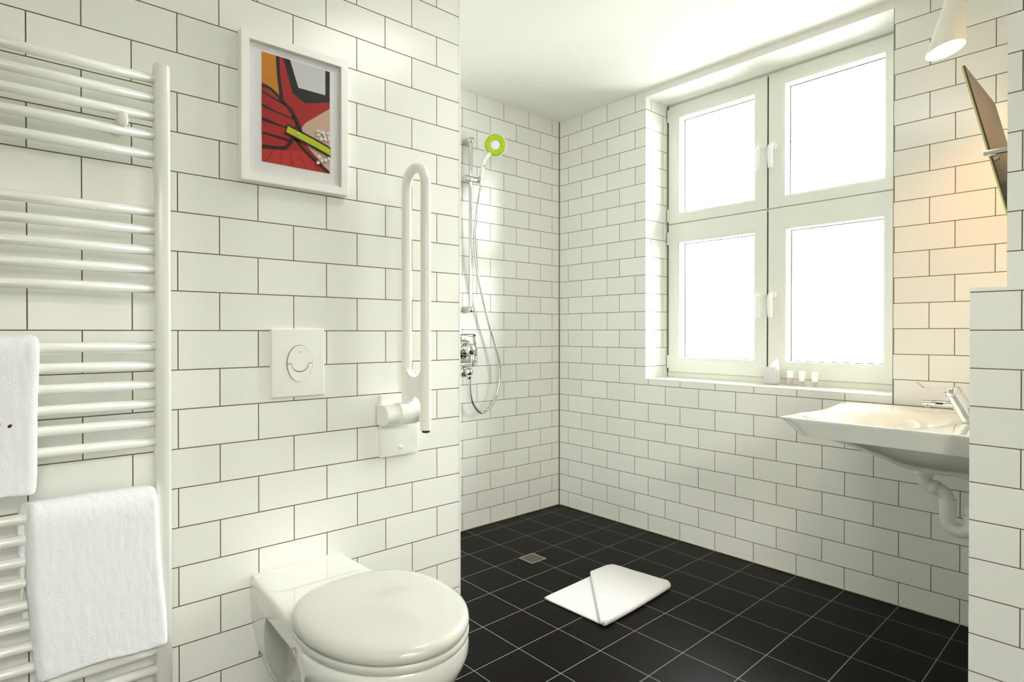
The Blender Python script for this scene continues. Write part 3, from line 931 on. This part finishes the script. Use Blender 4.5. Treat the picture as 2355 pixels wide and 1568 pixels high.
# ------------------------------------------------------------------ bath mat on the floor
A = Vector((-0.019, -1.022, 0)); D = Vector((0.290, -1.013, 0)); C_ = Vector((0.262, -0.531, 0)); B = Vector((-0.040, -0.560, 0)); Ee = Vector((-0.060, -0.694, 0))
def slab(bm, poly, z0, z1, r):
    """soft edged cloth slab over a convex polygon"""
    c = sum(poly, Vector()) / len(poly)
    dense = []
    for i in range(len(poly)):
        p, q = poly[i], poly[(i + 1) % len(poly)]
        pr, nx = poly[i - 1], poly[(i + 2) % len(poly)]
        m_ = 14
        L_ = (q - p).length
        for k in range(m_):
            t = k / m_
            w = p.lerp(q, t)
            dense.append(w)
    # soften corners
    n = len(dense)
    for _ in range(1):
        dense = [dense[i] * 0.8 + (dense[i - 1] + dense[(i + 1) % n]) * 0.1 for i in range(n)]
    h = z1 - z0
    R = []
    for s, z in ((-0.004, z0), (0.0, z0 + h * 0.25), (0.0, z0 + h * 0.6), (-0.002, z0 + h * 0.88), (-0.006, z1), (-0.02, z1 + 0.0005)):
        ring = []
        for p in dense:
            d = (p - c); L_ = d.length
            ww = p + d / L_ * s
            ring.append((ww.x, ww.y, z + (0.0008 * sin(ww.x * 60) * cos(ww.y * 47) if s < -0.005 else 0)))
        R.append(ring)
    for f in (0.6, 0.25):
        R.append([(c.x + (p.x - c.x) * f, c.y + (p.y - c.y) * f, z1 + 0.0012 * sin(p.x * 31 + f * 3) * cos(p.y * 23)) for p in dense])
    loft(bm, R, cap0=True, cap1=True)
bm = bmesh.new()
slab(bm, [A, D, C_, B], 0.0005, 0.009, 0.003)
slab(bm, [Vector((-0.046, -0.702, 0)), Vector((0.284, -1.026, 0)), Vector((0.303, -1.000, 0)), Vector((0.270, -0.540, 0)), Vector((0.245, -0.522, 0)), Vector((-0.030, -0.556, 0)), Vector((-0.044, -0.590, 0))], 0.0085, 0.023, 0.004)
# rolled fold along the right edge and the soft ridge of the turned-over flap
sweep(bm, catmull([(0.290, -1.012, 0.0115), (0.287, -0.86, 0.0120), (0.277, -0.70, 0.0118), (0.264, -0.548, 0.0115)], 8), [0.0095] + [0.0112] * 23 + [0.0095], 14)
sweep(bm, catmull([(-0.030, -0.706, 0.0165), (0.06, -0.785, 0.0172), (0.17, -0.895, 0.0170), (0.272, -1.004, 0.0150)], 8), [0.0050] + [0.0068] * 23 + [0.0045], 12)
bmat_ = link('bath_mat', bm, M['cotton'], auto=70); center_origin(bmat_)
tag(bmat_, 'folded white towelling bath mat lying on the black tiled floor', 'bath mat')

# ------------------------------------------------------------------ washbasin
bs = empty('washbasin', (1.337, -0.395, 0.63), 'white wall-mounted accessible washbasin with a drawn-out front at the right', 'washbasin')
SY0, SY1 = -0.702, -0.052
SXB = 1.3365
ycs = (SY0 + SY1) / 2
def sink_outline():
    pts = []
    # front edge (towards -x) from near to far, gently hollowed
    FE = [(-0.702, 0.803), (-0.672, 0.802), (-0.593, 0.812), (-0.493, 0.824), (-0.400, 0.828), (-0.309, 0.822), (-0.202, 0.806), (-0.110, 0.791), (-0.052, 0.785)]
    n = 24
    for k in range(n + 1):
        y = SY0 + 0.010 + (SY1 - SY0 - 0.022) * k / n
        for (ya, xa), (yb_, xb_) in zip(FE, FE[1:]):
            if y <= yb_: break
        t = (y - ya) / (yb_ - ya); t = t * t * (3 - 2 * t) * 0.3 + t * 0.7
        pts.append((xa + (xb_ - xa) * t, y))
    pts.append((0.790, SY1 - 0.0035)); pts.append((0.798, SY1 - 0.0005))
    for k in range(1, 12): pts.append((0.812 + (SXB - 0.812) * k / 12, SY1))
    for k in range(0, 15): pts.append((SXB, SY1 + (SY0 - SY1) * k / 14))
    for k in range(1, 12): pts.append((SXB + (0.812 - SXB) * k / 12, SY0))
    pts.append((0.812, SY0 + 0.001))
    return pts
OUT = sink_outline()
cen = (1.06, ycs)
ZR = 0.810
rings = []
def ring_at(s, zf, ys=None):
    r = []
    for (x, y) in OUT:
        px = cen[0] + (x - cen[0]) * s
        py = cen[1] + (y - cen[1]) * s
        r.append((px, py, zf(px, py, x, y)))
    return r
def belly(px, py, x, y, s):
    d = 1 - s
    kx = max(0.0, min(1.0, (px - 0.895) / 0.24)) * 0.9 + 0.1 * max(0.0, min(1.0, (px - 0.895) / 0.44))
    k = 1 - (abs(py - ycs) / 0.310) ** 2.6
    k = max(0.0, k)
    return 0.750 - 0.112 * kx * (k ** 0.8)
# underside from the centre out
for s in (0.05, 0.2, 0.4, 0.6, 0.75, 0.88, 0.96):
    rr = []
    for (x, y) in OUT:
        fx = max(x, 0.866) if x < SXB - 0.001 else x
        px = cen[0] + (fx - cen[0]) * s
        if x >= SXB - 0.001: px = cen[0] + (SXB - cen[0]) * min(1, s / 0.96)
        py = cen[1] + (y - cen[1]) * s
        rr.append((px, py, belly(px, py, x, y, s)))
    rings.append(rr)
def slant_ring(k, z):
    rr = []
    for (x, y) in OUT:
        shift = 0.062 * k * sm(1.337 - x, 0.35, 0.47)
        inn = 0.012 * k
        py = y + (inn if y < ycs else -inn) * (1 if abs(y - ycs) > 0.25 else abs(y - ycs) / 0.25)
        rr.append((x + shift, py, z))
    return rr
rings += [slant_ring(1.06, 0.7490), slant_ring(0.98, 0.7520), slant_ring(0.90, 0.758), slant_ring(0.5, 0.780), slant_ring(0.12, 0.8005), slant_ring(0.0, 0.8065), slant_ring(0.02, ZR - 0.0008)]
def topz(s):
    def f(px, py, x, y):
        ex = (px - 1.045) / 0.205; ey = (py - ycs) / 0.262
        q = math.sqrt(ex * ex + ey * ey)
        d = 0.105 * (1 - sm(q, 0.15, 1.08))
        slope = 0.016 * (1 - sm(q, 0.8, 1.45)) * (1 - sm(px, 1.14, 1.22))
        return ZR - d - slope
    return f
rings.append([(p[0] + 0.004 * (cen[0] - p[0]) / 0.25, p[1] + (0.004 if p[1] < ycs else -0.004), ZR) for p in [(x, y) for x, y in OUT]])
for s in (0.95, 0.90, 0.84, 0.77, 0.69, 0.60, 0.50, 0.40, 0.30, 0.20, 0.10, 0.04):
    rings.append(ring_at(s, topz(s)))
bm = bmesh.new(); loft(bm, rings, cap0=True, cap1=True)
for v in bm.verts: v.co.x = min(v.co.x, SXB)
sk = link('basin', bm, M['ceramic'], bs, auto=50)
bm = bmesh.new(); lathe(bm, [(0.024, 0), (0.024, 0.002), (0.018, 0.003), (0.015, 0.0)], (1.06, ycs, 0.6895), (0, 0, 1), 24)
link('waste', bm, M['chrome'], bs, auto=50)

# tap
tp = empty('basin_tap', (1.262, -0.395, 0.808), 'chrome single lever tap with long medical lever on the washbasin', 'tap')
TYc = -0.395
bm = bmesh.new()
ax0 = Vector((1.278, TYc, 0.808)); ax1 = Vector((1.232, TYc, 0.893))
rings = []
for t, r in ((0, 0.030), (0.04, 0.031), (0.25, 0.027), (0.6, 0.0245), (0.9, 0.024), (1.0, 0.024)):
    c = ax0.lerp(ax1, t)
    d = (ax1 - ax0).normalized(); 
    if t < 0.05: d = Vector((0, 0, 1))
    u = Vector((0, 1, 0)); w = d.cross(u)
    rings.append([tuple(c + u * (r * cos(2 * pi * k / 28)) + w * (r * sin(2 * pi * k / 28))) for k in range(28)])
loft(bm, rings, cap0=True, cap1=True)
link('tap_body', bm, M['chrome'], tp, auto=50)
bm = bmesh.new()
d = (ax1 - ax0).normalized()
lathe(bm, [(0.023, 0.002), (0.0245, 0.004), (0.0245, 0.020), (0.021, 0.025), (0.006, 0.027)], ax1, d, 28)
link('cartridge_cap', bm, M['chrome'], tp, auto=50)
bm = bmesh.new()
sweep(bm, catmull([(1.248, TYc, 0.868), (1.215, TYc, 0.866), (1.18, TYc, 0.8655), (1.145, TYc, 0.864)], 6), [0.0150] * 6 + [0.0125] * 7 + [0.0115] * 6, 18, sx=1.1, sy=0.8)
lathe(bm, [(0.0095, 0), (0.0095, 0.008), (0.007, 0.0085)], (1.157, TYc, 0.858), (0, 0, -1), 18)
link('spout', bm, M['chrome'], tp, auto=50)
bm = bmesh.new(); box(bm, (1.182, TYc - 0.0145, 0.8625), (1.203, TYc - 0.0120, 0.8695), 0.001)
tag(link('spout_inlay', bm, M['black'], tp, smooth=False), 'black inlay on the side of the spout')
bm = bmesh.new()
lev = catmull([(1.232, TYc, 0.917), (1.205, TYc, 0.912), (1.175, TYc, 0.911), (1.150, TYc, 0.911), (1.139, TYc, 0.918), (1.127, TYc, 0.931)], 6)
sweep(bm, lev, 0.0058, 14, sx=1.5, sy=0.6)
link('lever', bm, M['chrome'], tp)

# waste trap under the basin
tr = empty('bottle_trap', (1.174, ycs, 0.40), 'white plastic waste pipe with U-bend under the washbasin', 'waste pipe')
YT = -0.40
bm = bmesh.new(); lathe(bm, [(0.018, 0), (0.018, 0.012), (0.024, 0.013), (0.024, 0.017)], (1.150, YT, 0.6255), (0, 0, 1), 24)
link('tailpiece', bm, M['black'], tr, auto=50)
bm = bmesh.new(); lathe(bm, [(0.0250, 0), (0.0275, 0.002), (0.0280, 0.014), (0.0260, 0.016)], (1.150, YT, 0.622), (0, 0, 1), 24)
link('slip_nut', bm, M['plastic'], tr, auto=50)
def seg(p0, p1, r): 
    b_ = bmesh.new(); sweep(b_, [p0, p1], r, 22); return b_
bm = bmesh.new()
sweep(bm, catmull([(1.150, YT, 0.628), (1.150, YT, 0.612), (1.156, YT, 0.598), (1.168, YT, 0.590), (1.182, YT, 0.586)], 6), 0.0215, 22)
link('inlet_elbow', bm, M['plastic'], tr)
bm = bmesh.new(); sweep(bm, [(1.170, YT, 0.589), (1.173, YT, 0.588), (1.186, YT, 0.585), (1.189, YT, 0.584)], [0.0225, 0.0250, 0.0250, 0.0225], 22)
sweep(bm, [(1.189, YT, 0.584), (1.197, YT, 0.583)], 0.0205, 22)
link('coupling', bm, M['plastic'], tr, auto=50)
bm = bmesh.new()
sweep(bm, catmull([(1.188, YT, 0.584), (1.200, YT, 0.581), (1.209, YT, 0.573), (1.214, YT, 0.560), (1.2155, YT, 0.535)], 6), 0.0200, 22)
link('drop_bend', bm, M['plastic'], tr)
bm = bmesh.new(); sweep(bm, [(1.2155, YT, 0.557), (1.2155, YT, 0.545)], 0.0262, 24)
sweep(bm, [(1.2155, YT, 0.547), (1.2155, YT, 0.497)], 0.0232, 24)
link('collar', bm, M['plastic'], tr, auto=50)
ub = [(1.2155, YT, 0.505), (1.2155, YT, 0.498)]
for k in range(1, 14):
    a = pi + pi * k / 14
    ub.append((1.2475 + 0.032 * cos(a), YT, 0.490 + 0.030 * sin(a)))
ub += [(1.2795, YT, 0.490), (1.2805, YT, 0.505)]
bm = bmesh.new(); sweep(bm, ub, 0.0212, 22)
link('u_bend', bm, M['plastic'], tr)
bm = bmesh.new(); sweep(bm, [(1.2800, YT, 0.502), (1.2800, YT, 0.514)], 0.0240, 22)
r = bmesh.ops.create_uvsphere(bm, u_segments=22, v_segments=14, radius=0.0235)
for v in r['verts']: v.co += Vector((1.281, YT, 0.528))
sweep(bm, [(1.281, YT, 0.528), (1.3365, YT, 0.532)], 0.018, 20)
sweep(bm, [(1.331, YT, 0.532), (1.3369, YT, 0.532)], 0.030, 24)
link('outlet_elbow', bm, M['plastic'], tr, auto=50)

# ------------------------------------------------------------------ tilting mirror
MY0, MY1 = -0.602, -0.170
mr = empty('tilting_mirror', (1.413, -0.386, 1.36), 'tilted frameless mirror seen edge-on above the washbasin', 'mirror')
top_ = Vector((1.293, 0, 1.873)); bot_ = Vector((1.404, 0, 1.395))
dn = (bot_ - top_).normalized(); nf = Vector((-dn.z, 0, dn.x))
if nf.x > 0: nf = -nf
def mslab(bm, off0, off1, m0, m1, a=0.0, b=1.0):
    L_ = (bot_ - top_)
    P = [top_ + L_ * a, top_ + L_ * b]
    vs = []
    for off in (off0, off1):
        for p in P:
            for y in (m0, m1):
                q = p + nf * off
                vs.append(bm.verts.new((q.x, y, q.z)))
    for f in ((0, 1, 3, 2), (4, 6, 7, 5), (0, 2, 6, 4), (1, 5, 7, 3), (0, 4, 5, 1), (2, 3, 7, 6)):
        bm.faces.new([vs[i] for i in f])
bm = bmesh.new(); mslab(bm, 0.0, 0.004, MY0, MY1)
link('backing', bm, M['mirror_back'], mr, smooth=False)
bm = bmesh.new(); mslab(bm, 0.0042, 0.0080, MY0 - 0.001, MY1 + 0.001)
link('glass_edge', bm, M['mirror_edge'], mr, smooth=False)
bm = bmesh.new(); mslab(bm, 0.0082, 0.0088, MY0 + 0.002, MY1 - 0.002, 0.005, 0.995)
link('mirror_face', bm, M['mirror_glass'], mr, smooth=False)
for yb in (MY0 - 0.006, MY1 + 0.006):
    bm = bmesh.new()
    box(bm, (1.338, yb - 0.007, 1.598), (1.4128, yb + 0.007, 1.612), 0.002, 2)
    box(bm, (1.350, yb - 0.0065, 1.592), (1.368, yb + 0.0065, 1.599), 0.002, 2)
    sweep(bm, [(1.366, yb - 0.002, 1.588), (1.366, yb + 0.014 * (1 if yb < -0.4 else -1), 1.588)], 0.0065, 16)
    link('tilt_arm', bm, M['steel'], mr, auto=40)
bm = bmesh.new(); box(bm, (1.404, MY0 + 0.1, 1.47), (1.4128, MY1 - 0.1, 1.50), 0.002)
link('wall_plate', bm, M['steel'], mr, smooth=False)

# ------------------------------------------------------------------ wall lamp
lc = Vector((1.203, -0.40, 2.012)); la = Vector((-0.235, 0.0, 0.972)).normalized()
apex = Vector((1.2545, -0.40, 2.345))
lp = empty('wall_lamp', tuple(lc), 'white cone wall lamp glowing warm above the tilting mirror', 'lamp')
lu = la.cross(Vector((0, 1, 0))).normalized(); lw = la.cross(lu)
def cone_ring(r, t, n=48):
    return [tuple((lc + lu * (r * cos(2 * pi * k / n)) + lw * (r * sin(2 * pi * k / n))).lerp(apex, t)) for k in range(n)]
bm = bmesh.new()
loft(bm, [cone_ring(0.0500, 0.30), cone_ring(0.0520, 0.04), cone_ring(0.0535, 0.0), cone_ring(0.0550, -0.002), cone_ring(0.0560, 0.004), cone_ring(0.0560, 0.30), cone_ring(0.0560, 0.60), cone_ring(0.0560, 0.78), cone_ring(0.045, 0.80), cone_ring(0.01, 0.805)], cap1=True)
link('shade', bm, M['lamp_white'], lp, auto=60)
bm = bmesh.new()
loft(bm, [cone_ring(0.0530, 0.012), cone_ring(0.0528, 0.018)], cap0=True, cap1=True)
link('diffuser', bm, M['bulb'], lp, smooth=False)
bm = bmesh.new()
pt = lc.lerp(apex, 0.72)
sweep(bm, [pt, Vector((1.413, -0.40, pt.z - 0.02))], 0.006, 12)
lathe(bm, [(0.035, 0), (0.035, 0.012), (0.032, 0.015)], (1.413, -0.40, pt.z - 0.02), (-1, 0, 0), 28)
link('lamp_arm', bm, M['steel'], lp, auto=50)
sl = bpy.data.lights.new('wall_lamp_bulb', 'SPOT')
sl.energy = 9.5; sl.color = (1.0, 0.50, 0.16); sl.spot_size = radians(150); sl.spot_blend = 1.0; sl.shadow_soft_size = 0.04
so = bpy.data.objects.new('wall_lamp_bulb', sl); COL.objects.link(so)
so.location = lc - la * 0.012
so.rotation_euler = (Vector((0, 0, 1)).rotation_difference(la)).to_euler()

# fill light added on the ceiling out of view to brighten dim walls
LC = (0.78, -1.45)
cl = empty('added_ceiling_fill', (LC[0], LC[1], 2.37), 'flat round white fill lamp added out of view on the bathroom ceiling', 'fill light')
bm = bmesh.new(); lathe(bm, [(0.28, 0.0), (0.28, 0.035), (0.27, 0.045)], (LC[0], LC[1], CEIL), (0, 0, -1), 48)
link('housing', bm, M['lamp_white'], cl, auto=50)
ll = bpy.data.lights.new('added_ceiling_fill_lamp', 'AREA'); ll.shape = 'DISK'; ll.size = 0.5
ll.energy = 3.0; ll.color = (1.0, 0.985, 0.94)
lo_ = bpy.data.objects.new('added_ceiling_fill_lamp', ll); COL.objects.link(lo_)
lo_.location = (LC[0], LC[1], CEIL - 0.048)

# added fill lamp, unseen: lifts the left wall through the added doorway
la_c = Vector((3.75, -2.95, 2.25))
ly = empty('added_fill_lamp', tuple(la_c), 'square white fill lamp added out of view beyond an added doorway', 'fill light')
bm = bmesh.new(); box(bm, (3.35, -3.35, CEIL - 0.05), (4.15, -2.55, CEIL - 0.001), 0.006)
link('housing', bm, M['lamp_white'], ly, smooth=False)
l2 = bpy.data.lights.new('added_fill_lamp_light', 'AREA'); l2.shape = 'RECTANGLE'; l2.size = 0.75; l2.size_y = 0.75
l2.energy = 56; l2.color = (1.0, 0.98, 0.93)
o2 = bpy.data.objects.new('added_fill_lamp_light', l2); COL.objects.link(o2)
o2.location = (3.75, -2.95, CEIL - 0.055)
o2.rotation_euler = (0, 0, 0)

# ------------------------------------------------------------------ things on the sill
SZ = 0.8435
def bottle(x, y, label, caph):
    r_ = empty('toiletry_bottle', (x, y, SZ), label, 'bottle', 'small toiletry bottles on the window sill')
    bm = bmesh.new()
    lathe(bm, [(0.010, 0.0), (0.0128, 0.002), (0.0130, 0.006), (0.0130, 0.066 - caph), (0.0115, 0.069 - caph)], (x, y, SZ), (0, 0, 1), 24)
    link('bottle_body', bm, M['bottle'], r_, auto=50)
    bm = bmesh.new()
    lathe(bm, [(0.0122, 0.0), (0.0130, 0.001), (0.0138, 0.010), (0.0142, caph - 0.003), (0.013, caph)], (x, y, SZ + 0.070 - caph), (0, 0, 1), 24)
    link('cap', bm, M['cap'], r_, auto=50)
    # square pink mark: a ring of four bars curved on the body, facing the room
    bm = bmesh.new()
    az = -0.67
    fw = Vector((sin(-az) * 1.0, -cos(az), 0)).normalized(); sd = Vector((-fw.y, fw.x, 0))
    zc = SZ + 0.0125
    def q(u, v, w, h):
        n_ = 4
        for i in range(n_):
            u0 = u + w * i / n_; u1 = u + w * (i + 1) / n_
            vs = []
            for uu_, vv in ((u0, v), (u1, v), (u1, v + h), (u0, v + h)):
                th = uu_ / 0.0133
                dvec = fw * cos(th) + sd * sin(th)
                vs.append(bm.verts.new(Vector((x, y, zc + vv)) + dvec * 0.01335))
            bm.faces.new(vs)
    q(-0.005, 0.0032, 0.010, 0.0020); q(-0.005, -0.0052, 0.010, 0.0020)
    q(-0.005, -0.0052, 0.0026, 0.0104); q(0.0024, -0.0052, 0.0026, 0.0104)
    link('logo_square', bm, M['pink'], r_, smooth=False)
    return r_
bottle(0.474, 0.150, 'left of the three toiletry bottles on the sill, shortest cap, clear body', 0.034)
bottle(0.530, 0.150, 'middle of the three toiletry bottles on the window sill, pink square mark', 0.046)
bottle(0.588, 0.150, 'rightmost toiletry bottle on the sill, nearest the washbasin', 0.046)
# wrapped tumbler: pointed thin plastic bag
bm = bmesh.new()
rings = []
for i, (z, rx, ry, ox) in enumerate([(0.0, 0.036, 0.030, 0.0), (0.004, 0.038, 0.032, 0), (0.03, 0.037, 0.031, 0), (0.06, 0.035, 0.028, 0.0), (0.08, 0.030, 0.022, 0.003), (0.095, 0.023, 0.014, 0.009), (0.108, 0.015, 0.008, 0.016), (0.120, 0.006, 0.003, 0.022), (0.126, 0.002, 0.001, 0.024)]):
    ring = []
    for k in range(36):
        a = 2 * pi * k / 36
        w = 1 + 0.05 * sin(5 * a + i) + 0.035 * sin(11 * a + 2 * i)
        ring.append((0.392 + ox + rx * cos(a) * w, 0.140 + ry * sin(a) * w, SZ + z))
    rings.append(ring)
loft(bm, rings, cap0=True, cap1=True)
bg_ = link('wrapped_tumbler', bm, M['bag'], auto=70); center_origin(bg_); subsurf(bg_, 1)
tag(bg_, 'drinking tumbler in a crumpled clear plastic bag on the window sill', 'tumbler')
bm = bmesh.new()
lathe(bm, [(0.022, 0.002), (0.0225, 0.004), (0.028, 0.085), (0.0265, 0.085), (0.021, 0.006)], (0.392, 0.140, SZ), (0, 0, 1), 28)
t_ = link('tumbler', bm, M['bottle'], None, auto=50)
t_.parent = bg_; t_.data.transform(Matrix.Translation(-Vector(bg_.location)))
